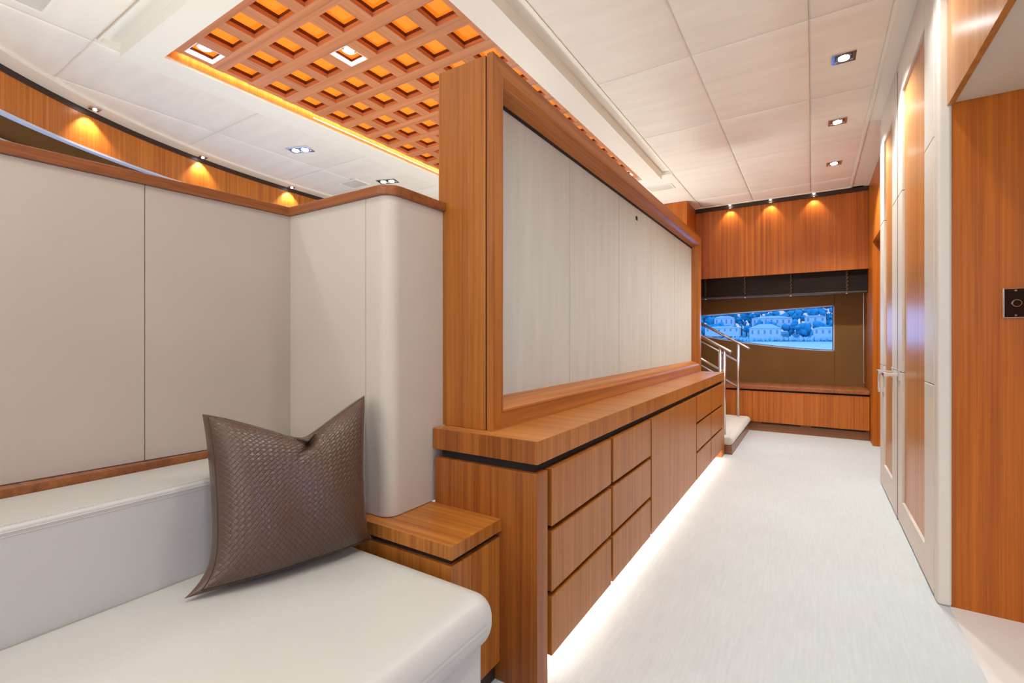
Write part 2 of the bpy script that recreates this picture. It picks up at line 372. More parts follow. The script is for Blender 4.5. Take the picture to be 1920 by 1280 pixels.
# corridor end, right side : header, recessed door and jamb
mk('trim_6', bx(.49, .56, 4.37, 6.19, 2.0, 2.655), Wfas, kind='structure')
mk('door_3', bx(.575, .60, 4.37, 5.80, .005, 2.0), Wrt, kind='structure')
mk('wall_corner', bx(.49, .60, 5.80, 6.62, 0, 2.0), Wrt, bevel=.003, kind='structure')
mk('wall_side', bx(.60, .66, 4.3, 6.9, 0, 2.98), Dark, kind='structure')
# forward wall : fascia, suede wall round the window
mk('wall_front', bx(-5.4, .49, 6.20, 6.24, 1.79, 2.615), Wfas, kind='structure')
mk('trim_7', bx(-5.4, .49, 6.17, 6.24, 2.612, 2.652), DarkW, kind='structure')
mk('trim_8', bx(-5.4, .49, 6.24, 6.62, 1.80, 1.84), DarkW, kind='structure')
# suede wall with the window opening (curved lower edge)
WY = 6.60
def wb(x):   # lower edge of the opening
    return 0.905 + .045 * ((.205 - x) / .62) ** 1.6 if x < .205 else .905
xs = [-1.9 + i * (2.105) / 28 for i in range(29)]
bm = B(); top = []; bot = []
def wt(x): return 1.44 + (x - .205) * .052
for x in xs:
    top.append((x, wt(x))); bot.append((x, min(wb(x), wt(x) - .02)))
def strip(bm, A, Bz, y0, y1):
    va = [[bm.verts.new((x, y, z)) for (x, z) in A] for y in (y0, y1)]; vb = [[bm.verts.new((x, y, z)) for (x, z) in Bz] for y in (y0, y1)]
    for i in range(len(A) - 1):
        bm.faces.new((va[0][i], va[0][i + 1], vb[0][i + 1], vb[0][i])); bm.faces.new((va[1][i], va[1][i + 1], vb[1][i + 1], vb[1][i]))
        bm.faces.new((va[0][i], va[0][i + 1], va[1][i + 1], va[1][i])); bm.faces.new((vb[0][i], vb[0][i + 1], vb[1][i + 1], vb[1][i]))
    for q in (0, -1): bm.faces.new((va[0][q], va[1][q], vb[1][q], vb[0][q]))
strip(bm, [(x, 1.84) for x, z in top], top, WY, WY + .12)
strip(bm, bot, [(x, 0) for x, z in bot], WY, WY + .12)
box(bm, .208, .60, WY, WY + .12, 0, 1.84); box(bm, -5.4, -1.9, WY, WY + .12, 0, 2.98); box(bm, -1.9, .6, WY + .02, WY + .12, 1.84, 2.98)
mk('wall_window', bm, Lbrown, kind='structure')
# window frame + glass
bm = B()
def ring(bm, o, w, y0, y1):
    strip(bm, [(x, z) for x, z in top], [(x, z - w) for x, z in top], y0, y1)
    strip(bm, [(x, z + w) for x, z in bot], [(x, z) for x, z in bot], y0, y1)
    box(bm, .205 - w, .206, y0, y1, .905, 1.44)
ring(bm, 0, .012, WY - .004, WY + .10)
win = mk('window_1', bm, flat('pale_window_reveal', (.55, .55, .62), .4), kind='structure')
gm, gn, gb = nm('window_glass'); gb.inputs['Transmission Weight'].default_value = 1; gb.inputs['Roughness'].default_value = 0; gb.inputs['IOR'].default_value = 1.05; gb.inputs['Base Color'].default_value = (.9, .95, 1, 1)
bm = B(); strip(bm, top, bot, WY + .085, WY + .089); mk('glass', bm, gm, win)
bm = B(); strip(bm, [(x, z - .012) for x, z in top], [(x, z - .018) for x, z in top], WY + .08, WY + .084); strip(bm, [(x, z + .018) for x, z in bot], [(x, z + .012) for x, z in bot], WY + .08, WY + .084); box(bm, .187, .193, WY + .08, WY + .084, .917, 1.43)
mk('window_seal', bm, Dark, win)
# ---- window bench
wbn = thing('window_bench', 'long low teak bench along the far wall under the window', 'bench', (-.4, 6.3, 0))
mk('bench_top', bx(-1.9, .487, 6.03, 6.598, .475, .515), Wfas2 if False else wood('teak_bench_top', 'y', light_c=(.40, .13, .035), dark_c=(.24, .07, .018)), wbn, bevel=.004)
mk('shadow_gap', bx(-1.9, .487, 6.07, 6.09, .455, .475), Dark, wbn)
mk('front_panel', bx(-1.9, .487, 6.045, 6.09, .105, .455), Wfas, wbn, bevel=.002)
mk('kick_board', bx(-1.9, .487, 6.065, 6.09, 0, .10), wood('teak_kick', 'x', light_c=(.28, .11, .045), dark_c=(.16, .06, .025)), wbn)
mk('vent_slot', bx(-.50, -.12, 6.055, 6.066, .088, .100), Dark, wbn); mk('vent_slot', bx(-.02, .46, 6.055, 6.066, .088, .100), Dark, wbn)
mk('joint_line', bx(.185, .188, 6.028, 6.2, .474, .5155), Dark, wbn)
# suede wall seam
mk('trim_9', bx(.206, .208, WY - .0015, WY, .515, 1.80), Dark, kind='structure')
# ---- roman blind
bl = thing('roman_blind', 'dark brown woven roman blind folded up above the far window', 'blind', (-.6, 6.3, 1.80))
bm = B()
for k in range(5): box(bm, -1.9, .485, 6.27 + k * .012, 6.276 + k * .012, 1.56 + k * .012, 1.80)
mk('shade', bm, Blind, bl)
mk('bottom_bar', bx(-1.9, .486, 6.262, 6.33, 1.545, 1.565), flat('bronze_bar', (.05, .03, .022), .45), bl, bevel=.004)
for x in (-1.135, -.69, -.215, .308):
    bm = B(); tube(bm, [(x + .006 * math.sin(k * 1.9), 6.26 + .004 * math.cos(k * 1.9), 1.80 - k * .012) for k in range(20)], .008, 6)
    cdm = mk('cord', bm, flat('brown_cord', (.09, .055, .03), .8), bl, smooth=True)
    bm = B(); bmesh.ops.create_uvsphere(bm, u_segments=12, v_segments=8, radius=.013)
    for v in bm.verts: v.co = Vector((v.co.x + x, v.co.y + 6.262, v.co.z * .8 + 1.545))
    mk('knob', bm, flat('brass_knob', (.75, .6, .4), .25, 1), cdm, smooth=True)
bm = B(); tube(bm, [(.466, 6.45, 1.60), (.466, 6.45, .56)], .0025, 6); mk('pull_chain', bm, Steel, bl)
bm = B(); cyl(bm, (.466, 6.45, .54), .007, .045, 10); mk('chain_weight', bm, Chrome, bl)

# ---- wooden column at the stair
mk('wall_column', bx(-1.7, -1.235, 5.70, 6.19, 0, 2.645), Wrt, kind='structure')
# ---- stairs
st = thing('staircase', 'carpeted steps rising to the left behind the sideboard', 'staircase', (-1.0, 5.4, 0))
for k, (x1, z1) in enumerate(((-.60, .165), (-.88, .335), (-1.14, .505))):
    p = []
    x0 = -1.225
    for q in range(9):
        a = math.pi / 2 * (1 - q / 4.0)
        p.append((x1 - .005 - .04 + .04 * math.cos(a), 4.655, z1 - .04 + .04 * math.sin(a)))
    pts = [(x0, 4.655, z1 - .08), (x0, 4.655, z1)] + p
    bm = extr(pts, (0, 1.372, 0))
    mk('carpet_tread', bm, CarpS, st, bevel=.02, seg=3)
    mk('step_base', bx(min(x0, x1 - .05), x1 - .02, 4.672, 6.02, max(0, z1 - .17), z1 - .08), wood('teak_step', 'x', light_c=(.30, .12, .05), dark_c=(.18, .07, .03)) if k == 0 else Wx, st)
def rail(name, label, Y, xe, ze, posts, sl=.575, rr=.019):
    t = thing(name, label, 'handrail', (posts[0], Y, .165))
    d = Vector((-1, 0, sl))
    a = Vector((xe, Y, ze)); bm = B()
    tube(bm, [a + Vector((.012, 0, -.013)), a, a + d * .05, a + d * .56], rr, 14, sz=.75); mk('top_rail', bm, flat('bronze_rail', (.42, .35, .30), .35, 1), t, smooth=True)
    for off in (.215, .50):
        p = Vector((posts[0], Y, ze + (xe - posts[0]) * sl - off)); bm = B(); tube(bm, [p, p + d * .46], .0095, 8); mk('lower_bar', bm, Steel, t, smooth=True)
    for i, x in enumerate(posts):
        base = .165 if x > -.86 else (.335 if x > -1.14 else .505)
        bm = B(); tube(bm, [(x, Y, base), (x, Y, ze + (xe - x) * sl - .01)], .0145, 12); mk('post', bm, Steel, t, smooth=True)
    return t
rail('handrail', 'steel stair handrail nearest the window, ending over the bottom step', 5.95, -.625, .945, (-.725, -1.17))
rail('handrail', 'steel stair handrail nearest the sideboard, with paired front posts', 4.74, -.645, .93, (-.695, -.73, -1.17))

# ================================================================== SIDEBOARD
sbX = -.68; Y0, Y1 = 1.202, 4.64
sb = thing('sideboard', 'long teak sideboard with drawers and cupboard doors under the fabric panel', 'sideboard', (-.88, 2.9, 0))
def topside(f): return 0 if abs(f.normal.z) > .7 else 1
Wend2 = wood('teak_counter_end_part_shade', 'z', light_c=(.36, .115, .020), dark_c=(.18, .045, .006))  # counter end: part own darker tone, part shade painted into the colour
Wtopx = wood('teak_counter_top', 'x', light_c=(.50, .20, .048), dark_c=(.33, .11, .022), freq=22)
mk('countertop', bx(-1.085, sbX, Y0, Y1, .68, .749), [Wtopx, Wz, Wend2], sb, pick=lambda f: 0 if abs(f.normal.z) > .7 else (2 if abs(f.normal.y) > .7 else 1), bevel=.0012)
mk('shadow_gap', bx(-1.06, sbX - .02, Y0 + .02, Y1 - .02, .652, .68), Dark, sb)
Wend = wood('teak_end_part_shade', 'z', light_c=(.36, .115, .020), dark_c=(.18, .045, .006))  # end panel teak, own tone further darkened for the shade on this face
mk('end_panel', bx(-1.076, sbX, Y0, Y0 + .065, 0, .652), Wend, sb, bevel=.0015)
mk('end_panel', bx(-1.076, sbX, Y1 - .12, Y1, 0, .652), Wz, sb, bevel=.0015)
mk('carcass', bx(-1.07, sbX - .03, Y0 + .065, Y1 - .12, .085, .652), flat('dark_teak_carcass', (.06, .02, .008), .6), sb)
mk('toe_kick', bx(-1.07, -.80, Y0 + .065, Y1 - .12, 0, .085), Wy, sb)
for a, b in ((1.290, 1.796), (1.818, 2.336), (3.436, 3.972), (3.992, 4.505)):
    for c, d in ((.074, .253), (.272, .454), (.473, .650)):
        mk('drawer', bx(sbX - .022, sbX + .002, a, b, c, d), Wfin, sb, bevel=.0012)
mk('cupboard_door', bx(sbX - .022, sbX + .001, 2.360, 2.902, .074, .650), Wfin, sb, bevel=.001)
mk('cupboard_door', bx(sbX - .022, sbX + .001, 2.9045, 3.416, .074, .650), Wfin, sb, bevel=.001)
ls = mk('light_strip', bx(-.775, -.765, 1.29, 4.50, .079, .0845), Led, sb)
light('sideboard_toe_light', 'AREA', (-.755, 2.9, .073), 6.5, (1, .93, .82), (0, math.radians(18), 0), shape='RECTANGLE', size=.03, size_y=3.2)

# ================================================================== MEDIA PARTITION
FX = -.878; FT = 1.985; FY1 = 4.64
mp_ = thing('media_partition', 'tall teak partition with framed pale fabric panel standing on the sideboard', 'partition', (-1.0, 2.9, .749))
bm = B(); box(bm, -1.111, -.975, 1.26, FY1, .7495, FT - .003)
for r in sub([(1.26, FY1, .7495, FT - .003)], (1.335, 4.565, .825, 1.905)): box(bm, -.975, -.908, *r)
mk('pillar', bm, [Wfin, Wz], mp_, pick=lambda f: 0 if f.normal.y < -.7 else 1, bevel=.0015)
bm = B()
for r in sub([(1.264, FY1 - .004, .7495, FT - .008)], (1.30, 4.60, .79, 1.94)): box(bm, -.909, -.902, *r)
mk('shadow_gap', bm, Dark, mp_)
prof = [(0, -.902), (0, FX), (.056, FX), (.063, FX - .002), (.072, FX - .009), (.082, FX - .024), (.091, FX - .044), (.098, -.944), (.098, -.953)]
def corner(w): return [(1.26 + w, .7495 + w), (FY1 - w, .7495 + w), (FY1 - w, FT - w), (1.26 + w, FT - w)]
for k, (nm_, mt) in enumerate((('bottom_rail', Wy), ('side_rail', Wz), ('top_rail', Wy), ('side_rail', Wz))):
    bm = B(); A = []; C = []
    for w, x in prof:
        c = corner(w); p = c[k]; q = c[(k + 1) % 4]
        A.append(bm.verts.new((x, p[0], p[1]))); C.append(bm.verts.new((x, q[0], q[1])))
    for i in range(len(prof)): j = (i + 1) % len(prof); bm.faces.new((A[i], A[j], C[j], C[i]))
    bm.faces.new(A); bm.faces.new(C[::-1])
    mk(nm_, bm, mt, mp_)
bm = B()
ye = [1.345, 1.973, 2.623, 3.27, 3.91, 4.56]
bm = B(); box(bm, -.96, -.945, 1.33, 4.57, .82, 1.91)
mk('fabric_panel', bm, Fab, mp_)
bm = B()
for y in ye[1:-1]: box(bm, -.9452, -.9443, y - .0009, y + .0009, .846, 1.885)
mk('panel_seam', bm, flat('seam_grey', (.38, .35, .30), .8), mp_)
mk('shadow_gap', bx(-.9455, -.939, 1.355, 4.545, 1.878, 1.889), Dark, mp_)
bm = B(); box(bm, -.9455, -.941, 2.932, 2.957, 1.819, 1.825); box(bm, -.9455, -.941, 2.932, 2.937, 1.802, 1.825); box(bm, -.9455, -.941, 2.950, 2.957, 1.800, 1.819)
mk('mounting_clip', bm, Dark, mp_)

# ================================================================== LOW CABINET (ledge)
lc = thing('low_cabinet', 'small low teak ledge cabinet between the sofa end and the sideboard', 'cabinet', (-1.2, 1.08, 0))
mk('ledge_top', bx(-1.59, -.806, .966, 1.2015, .462, .50), [Wx, Wz], lc, pick=topside, bevel=.001)
mk('shadow_gap', bx(-1.585, -.826, .985, 1.2015, .442, .462), Dark, lc)
mk('body', bx(-1.585, -.812, .972, 1.2015, .06, .442), Wz, lc, bevel=.0015)
mk('plinth', bx(-1.585, -.83, .99, 1.2015, 0, .06), DarkW, lc)

# ================================================================== PADDED PARTITION (left wall + rounded return)
pp = thing('padded_partition', 'beige leather padded half-height partition with teak cap behind the sofa', 'partition', (-1.62, .7, 0))
dx = .0545
def wx(y): return -1.596 + (y - 1.0) * dx
def slab(y0, y1, t0, t1, z0, z1, bm=None):
    return prism([(wx(y0) + t0, y0), (wx(y1) + t0, y1), (wx(y1) + t1, y1), (wx(y0) + t1, y0)], z0, z1, bm)
ZT = 1.492; PY = 1.008; PX = -1.088
mk('core', slab(-2.4, 1.26, -.09, -.03, 0, ZT), Paint, pp)
seams = [PY, .576, .143, -.29, -.72, -1.15, -1.58, -2.0, -2.4]
for a, b in zip(seams[1:], seams[:-1]):
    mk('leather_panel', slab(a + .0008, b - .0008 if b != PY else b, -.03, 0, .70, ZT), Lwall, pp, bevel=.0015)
# rounded return
def rounded(x0, y1, r, off=0, n=10):
    pts = [(x0, y1)]
    pts.append((x0, PY - off))
    cx, cy = PX + off - r, PY - off + r
    for k in range(n + 1):
        a = -math.pi / 2 + math.pi / 2 * k / n
        pts.append((cx + r * math.cos(a), cy + r * math.sin(a)))
    pts.append((PX + off, y1)); return pts
xs_ = -1.193
pc = thing('padded_column', 'pale leather padded column with rounded corner and teak cap beside the tall partition', 'column', (-1.34, 1.13, .5))
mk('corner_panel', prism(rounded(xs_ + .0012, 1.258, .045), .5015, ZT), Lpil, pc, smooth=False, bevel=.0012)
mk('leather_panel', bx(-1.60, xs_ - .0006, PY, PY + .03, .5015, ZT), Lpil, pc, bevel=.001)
mk('core', bx(-1.66, xs_, PY + .03, 1.258, .5015, ZT), Paint, pc)
for o in kids(pc):
    if o.name.startswith('corner_panel'):
        for p in o.data.polygons: p.use_smooth = abs(p.normal.z) < .5
        o.modifiers['bevel'].harden_normals = True
# caps
zc0, zc1 = ZT, 1.523
mk('cap_rail', slab(-2.4, PY - .006, -.10, .012, zc0, zc1), Wdk, pp, bevel=.003)
mk('cap_rail', prism(rounded(-1.69, 1.2595, .06, .012), zc0, zc1), Wdkx, pc, bevel=.004)
mk('sill', prism([(wx(-2.4), -2.4), (wx(PY) , PY), (-1.591, PY), (-1.591, -2.4)], .66, .699), Wdkx, pp, bevel=.001)

# ================================================================== SOFA
sf = thing('sofa', 'long ivory leather sofa with stitched seams in the lower left', 'sofa', (-1.1, -.3, 0))
SX, SE = -.632, .940
mk('base', bx(-1.56, SX - .028, -2.2, SE - .03, .0, .345), Lsofa, sf, bevel=.02, seg=3)
def cushion(x0, x1, y0, y1, z0, z1, r, crown):
    bm = B(); nx, ny = 16, 40
    def prof_r(t, lo, hi, rad): return t
    import itertools
    # rounded box through a dense grid cube projected on a superellipsoid-like shell
    res = bmesh.ops.create_cube(bm, size=2)
    bmesh.ops.subdivide_edges(bm, edges=bm.edges[:], cuts=23, use_grid_fill=True)
    hx, hy, hz = (x1 - x0) / 2, (y1 - y0) / 2, (z1 - z0) / 2; c = Vector(((x0 + x1) / 2, (y0 + y1) / 2, (z0 + z1) / 2))
    for v in bm.verts:
        q = v.co.copy()
        def w(s, h):   # denser spacing near the edges
            a = abs(s); k = r * 1.2 / h
            o = (1 - k) * a / .5 if a < .5 else (1 - k) + k * (a - .5) / .5
            return math.copysign(o, s) * h
        p = Vector((w(q.x, hx), w(q.y, hy), w(q.z, hz) if hz > r * 1.3 else q.z * hz))
        inner = Vector((max(-hx + r, min(hx - r, p.x)), max(-hy + r, min(hy - r, p.y)), max(-hz + r, min(hz - r, p.z))))
        d = p - inner
        if d.length > 1e-6: p = inner + d.normalized() * r
        if p.z > 0: p.z += crown * (1 - (p.x / hx) ** 4) * (1 - (p.y / hy) ** 8)
        v.co = p + c
    return bm
mk('seat_cushion', cushion(-1.36, SX, -2.2, SE, .325, .447, .055, .010), Lsofa, sf, smooth=True)
mk('backrest', cushion(-1.588, -1.34, -2.2, .985, .43, .681, .012, .0), Lsofa, sf, smooth=True)
Pip = leather('ivory_piping', (.60, .575, .53), .45, 200, .1, .02)
bm = B(); tube(bm, [(SX - .001, -2.1, .388), (SX - .001, SE - .06, .388), (SX - .018, SE - .018, .388), (SX - .06, SE - .001, .388), (-1.3, SE - .001, .388)], .0016, 6)
tube(bm, [(SX - .003, -2.1, .402), (SX - .003, SE - .06, .402)], .0008, 5)
mk('piping', bm, Pip, sf)
bm = B()
for xx, zz in ((-1.3400, .668), (-1.3400, .660), (-1.350, .6812)): tube(bm, [(xx, -2.1, zz), (xx, .97, zz)], .0011, 6)
mk('piping', bm, Pip, sf)
bm = B(); y = -1.0
while y < .96:
    for xx, zz in ((-1.3385, .6635), (-1.346, .6820)): box(bm, xx - .0005, xx + .0005, y, y + .004, zz - .0005, zz + .0005)
    y += .0075
mk('stitching', bm, flat('beige_thread', (.46, .44, .40), .8), sf)
bm = B(); y = -.6
while y < .88:
    box(bm, SX - .0015, SX + .0006, y, y + .004, .3945, .3958); box(bm, SX - .0005, SX + .0006, y, y + .004, .3805, .3818); y += .0075
mk('stitching', bm, flat('beige_thread', (.46, .44, .40), .8), sf)

# ================================================================== PILLOW
pw = thing('throw_pillow', 'brown woven leather cushion with a dented top standing on the sofa', 'pillow', (-1.16, .73, .455))
BL = Vector((-1.180, .548, .466)); BR = Vector((-1.082, .918, .470)); TL = Vector((-1.315, .590, .862)); TR = Vector((-1.165, .980, .880))
Nn = (BR - BL).cross(TL - BL).normalized(); Nn = Nn if Nn.x > 0 else -Nn
def pil(s, t, side):
    """s,t arrays in -1..1 ; side +1 front, -1 back"""
    a = (s + 1) / 2; b = (t + 1) / 2
    a_ = a[..., None]; b_ = b[..., None]
    P = np.array(BL) * (1 - a_) * (1 - b_) + np.array(BR) * a_ * (1 - b_) + np.array(TL) * (1 - a_) * b_ + np.array(TR) * a_ * b_
    U = np.array((BR - BL).normalized()); Vv = np.array(((TL - BL) + (TR - BR)).normalized()); n = np.array(Nn)
    # edges bow inward between the corners
    P = P - U * (np.sign(s) * (np.abs(s) ** 3) * (1 - t ** 2) * np.where(s < 0, .010, .020))[..., None]
    P = P - Vv * ((np.maximum(-t, 0) ** 3) * (1 - s ** 2) * .008)[..., None]
    # corners drawn out to dog ears
    ear = np.abs(s) ** 12 * np.abs(t) ** 6
    P = P + U * (np.sign(s) * ear * np.where(t < 0, np.where(s < 0, .052, .018), .0))[..., None]
    # chopped top
    uu = np.abs(s - .08) / np.where(s < .08, 1.08, .92)
    dent = np.clip(1.06 - np.sqrt(uu ** 2 + .012), 0, 2) ** 1.15 * np.clip((t + 1) / 2, 0, 1) ** 3.0
    P = P - Vv * (dent * .112)[..., None]
    bul = (np.clip(1 - np.abs(s) ** 3.0, 0, 1) ** .42) * (np.clip(1 - np.abs(t) ** 2.8, 0, 1) ** .42)
    bul = bul + .12 * (1 - np.clip(np.maximum(np.abs(s), np.abs(t)), 0, 1) ** 10)
    th = .092 * bul * (1 - .12 * np.exp(-((s - .10) / .3) ** 2) * np.clip(t, 0, 1))
    # creases radiating from the dent
    cr = .010 * np.exp(-((s - .10 - .55 * (t - .62)) / .055) ** 2) * np.exp(-((t - .70) / .22) ** 2) + .007 * np.exp(-((s - .10 + .7 * (t - .62)) / .06) ** 2) * np.exp(-((t - .75) / .2) ** 2)
    th = th - cr * 2.8 + .004 * np.sin(s * 7 + t * 3) * bul
    P = P + n * (side * (th * (1.0 if side > 0 else .7)))[..., None]
    P[..., 2] = np.maximum(P[..., 2], .4585)
    return P, n
def grid_obj(name, P, mat, parent):
    n0, n1 = P.shape[:2]; me = bpy.data.meshes.new(name); Pf = (P.reshape(-1, 3) - np.array(ORG[parent.name]))
    i = np.arange((n0 - 1) * (n1 - 1)); r = i // (n1 - 1); c = i % (n1 - 1); v = r * n1 + c
    F = np.stack([v, v + n1, v + n1 + 1, v + 1], 1)
    me.from_pydata(Pf.tolist(), [], F.tolist()); me.materials.append(mat)
    me.polygons.foreach_set('use_smooth', [True] * len(me.polygons)); me.update()
    o = bpy.data.objects.new(name, me); COL.objects.link(o); o.parent = parent; return o
NG = 460
lin = np.linspace(-1, 1, NG); Sg, Tg = np.meshgrid(lin, lin, indexing='ij')
P, n = pil(Sg, Tg, 1)
c1 = (Sg * .215 + Tg * .215) / .0150; c2 = (Sg * .215 - Tg * .215) / .0150    # strips run diagonally
i1, i2 = np.floor(c1), np.floor(c2); f1 = (c1 - i1) * 2 - 1; f2 = (c2 - i2) * 2 - 1
par = (i1 + i2) % 2
hA = (1 - .38 * f1 ** 4) * (1 - np.abs(f2) ** 12) * (1 + .22 * f1); hB = (1 - .38 * f2 ** 4) * (1 - np.abs(f1) ** 12) * (1 + .22 * f2)
hgt = np.where(par > 0, hA, hB)
edge = np.clip((.962 - np.maximum(np.abs(Sg), np.abs(Tg))) / .004, 0, 1)
P = P + n * (hgt * edge * .0021)[..., None]
Lpw = leather('brown_woven_leather', (.085, .047, .032), .27, 300, .1, .12); Lpb = leather('brown_plain_leather', (.15, .082, .045), .42, 260, .2, .08)
f_ = grid_obj('woven_front', P, Lpw, pw)
P2, _ = pil(Sg[::4, ::4], Tg[::4, ::4], -1)
g_ = grid_obj('back_cover', P2, Lpb, pw)
q = np.linspace(-1, 1, 60)
path = []
o6 = np.ones(60) * .966; q = q * .966
for a, b in ((q, -o6), (o6, q), (-q, o6), (-o6, -q)):
    pp_, _ = pil(a, b, 1); path += [Vector(x) for x in pp_[:-1]]
bm = B(); tube(bm, path + [path[0]], .0013, 6); mk('seam_piping', bm, flat('dark_brown_thread', (.04, .02, .012), .6), pw, smooth=True)

# ================================================================== CURVED FASCIA on the far left
CP = [(-2.2, -.95), (-2.75, -.5), (-3.25, -.02), (-3.60, .33), (-3.88, .66), (-4.07, .93), (-4.225, 1.21), (-4.385, 1.59), (-4.515, 2.05), (-4.59, 2.5), (-4.625, 2.93), (-4.635, 3.4), (-4.62, 4.0), (-4.57, 4.7), (-4.5, 5.4), (-4.42, 6.19)]
def smooth_curve(pts, m=6):
    out = []
    for i in range(len(pts) - 1):
        p0 = Vector(pts[max(i - 1, 0)]); p1 = Vector(pts[i]); p2 = Vector(pts[i + 1]); p3 = Vector(pts[min(i + 2, len(pts) - 1)])
        for k in range(m):
            t = k / m; out.append(.5 * ((2 * p1) + (-p0 + p2) * t + (2 * p0 - 5 * p1 + 4 * p2 - p3) * t * t + (-p0 + 3 * p1 - 3 * p2 + p3) * t ** 3))
    out.append(Vector(pts[-1])); return out
CV = smooth_curve(CP)
def offs(d):
    o = []
    for i, p in enumerate(CV):
        t = (CV[min(i + 1, len(CV) - 1)] - CV[max(i - 1, 0)]).normalized(); nrm = Vector((-t.y, t.x))   # to the outside (-x)
        if nrm.x > 0: nrm = -nrm
        o.append(p + nrm * d)
    return o
def ribbon(d0, d1, z0, z1):
    a, b = offs(d0), offs(d1); bm = B(); n = len(a)
    R = [[bm.verts.new((p.x, p.y, z)) for p in q] for q, z in ((a, z0), (b, z0), (b, z1), (a, z1))]
    for i in range(n - 1):
        for k in range(4): bm.faces.new((R[k][i], R[k][i + 1], R[(k + 1) % 4][i + 1], R[(k + 1) % 4][i]))
    for e_ in (0, -1): bm.faces.new([R[k][e_] for k in range(4)])
    return bm
cf = thing('curved_fascia', 'curved teak fascia below the ceiling edge at upper left', 'fascia', (-4.5, 2.0, 2.37))
mk('teak_board', ribbon(.035, .065, 2.375, 2.60), Wcur, cf, smooth=False)
mk('recess_strip', ribbon(.03, .08, 2.60, 2.66), DarkW, cf)
mk('edge_strip', ribbon(.03, .075, 2.362, 2.376), flat('edge_blue_light', (.6, .65, .8), .3, .3), cf)  # blue window light on the lower edge, painted into the strip colour
mk('trim_10', ribbon(-.10, .028, H - .012, H + .02), Paint, kind='structure')
mk('trim_11', ribbon(-.112, -.10, H - .018, H + .02), Paint, kind='structure')
mk('wall_left', ribbon(.50, .54, 2.39, 2.72), Lbrown, kind='structure')
mk('ceiling', ribbon(.06, .55, 2.72, 2.74), Lbrown, kind='structure')
bs = thing('slatted_blind', 'white slatted shade under the brown band at the far left edge', 'blind', (-4.7, 1.0, 2.0))
for k in range(7): mk('slat', ribbon(.455, .495, 2.372 - k * .035, 2.378 - k * .035), White, bs)
mk('wall_left', ribbon(.50, .54, 0, 1.2), Lbrown, kind='structure')

# ================================================================== LAMPS
def lens(bm, x, r, z): cyl(bm, (x, 0, z), r, .004, 20)
def make_spot(name, label, double, s=.045, group=None):
    t = thing(name, label, 'ceiling light', (0, 0, 0), group)
    L_ = 2 * s if double else s
    bm = B()
    a, b = L_ + .012, s + .012
    for r in sub([(-a, a, -b, b)], (-L_ + .002, L_ - .002, -s + .002, s - .002)): box(bm, r[0], r[1], r[2], r[3], -.006, 0)
    mk('trim_plate', bm, Chrome, t)
    bm = B(); box(bm, -L_ - .002, L_ + .002, -s - .002, s + .002, -.0015, .003); mk('housing', bm, flat('lamp_housing', (.18, .17, .17), .25, 1), t)
    for x in ((-s, s) if double else (0,)):
        bm = B(); cyl(bm, (x, 0, -.004), s * .80, .005, 24); g = mk('reflector_ring', bm, Chrome, t, smooth=False)
        bm = B(); cyl(bm, (x, 0, -.0085), s * .58, .004, 24); mk('lens', bm, Bulb, t)
    return t
spot0 = make_spot('downlight', 'square chrome downlight nearest the camera in the corridor ceiling', False, group=None)
spot0.location = (.146, 3.275, H)
dup(spot0, (.15, 4.215, H), 'square chrome downlight in the middle of the corridor ceiling row')
dup(spot0, (.158, 5.2, H), 'square chrome downlight farthest along the corridor ceiling row')
dbl = make_spot('twin_downlight', 'twin chrome ceiling downlight left of the teak lattice, clear of the partition', True)
dbl.location = (-3.655, 2.40, H); dbl.rotation_euler.z = R90 * 0 + .35
dup(dbl, (-3.64, 3.355, H), 'twin chrome ceiling downlight just above the rounded partition cap')
tn = make_spot('accent_light', 'small accent light at the curved ceiling edge, leftmost of three', False, s=.018)
tn.location = (-4.175, 1.195, H - .014)
dup(tn, (-4.49, 2.02, H - .014), 'small accent light at the curved ceiling edge, middle of three')
dup(tn, (-4.595, 2.92, H - .014), 'small accent light at the curved ceiling edge, by the partition cap corner')
dup(tn, (-.84, 6.15, H + .002), 'small accent light above the far teak wall, left of three')
dup(tn, (-.415, 6.15, H + .002), 'small accent light above the far teak wall, middle of three')
dup(tn, (.005, 6.15, H + .002), 'small accent light above the far teak wall, right of three')
# lamps sitting inside lattice cells
def cellspot(i, j, label, group='lamps set into lattice cells'):
    x0 = -2.955 + i * px; y0 = 1.233 + j * py
    t = thing('lattice_lamp', label, 'ceiling light', (x0 + .072, y0 + .075, 2.66), None)
    bm = B(); w = .0045
    for a in ((x0, x0 + w, y0, y0 + .15), (x0 + .1435 - w, x0 + .1435, y0, y0 + .15), (x0 + w, x0 + .1435 - w, y0, y0 + w), (x0 + w, x0 + .1435 - w, y0 + .15 - w, y0 + .15)): box(bm, *a, 2.6505, 2.676)
    mk('white_rim', bm, flat('satin_rim', (.85, .83, .80), .3), t)
    bm = B(); cyl(bm, (x0 + .072, y0 + .075, 2.690), .040, .012, 24, .044); mk('reflector', bm, Chrome, t)
    bm = B(); cyl(bm, (x0 + .072, y0 + .075, 2.682), .028, .005, 24); mk('lens', bm, Bulb, t)
    light('lattice_lamp_light', 'SPOT', (x0 + .072, y0 + .075, 2.665), 26, NEUT, spot_size=2.0, spot_blend=.5, shadow_soft_size=.03)
cellspot(0, 0, 'chrome lamp in the near left corner cell of the ceiling lattice')
cellspot(3, 2, 'bright chrome lamp in the middle of the ceiling lattice left of the partition')
cellspot(6, 14, 'chrome lamp in the farthest lattice cell beyond the partition top')
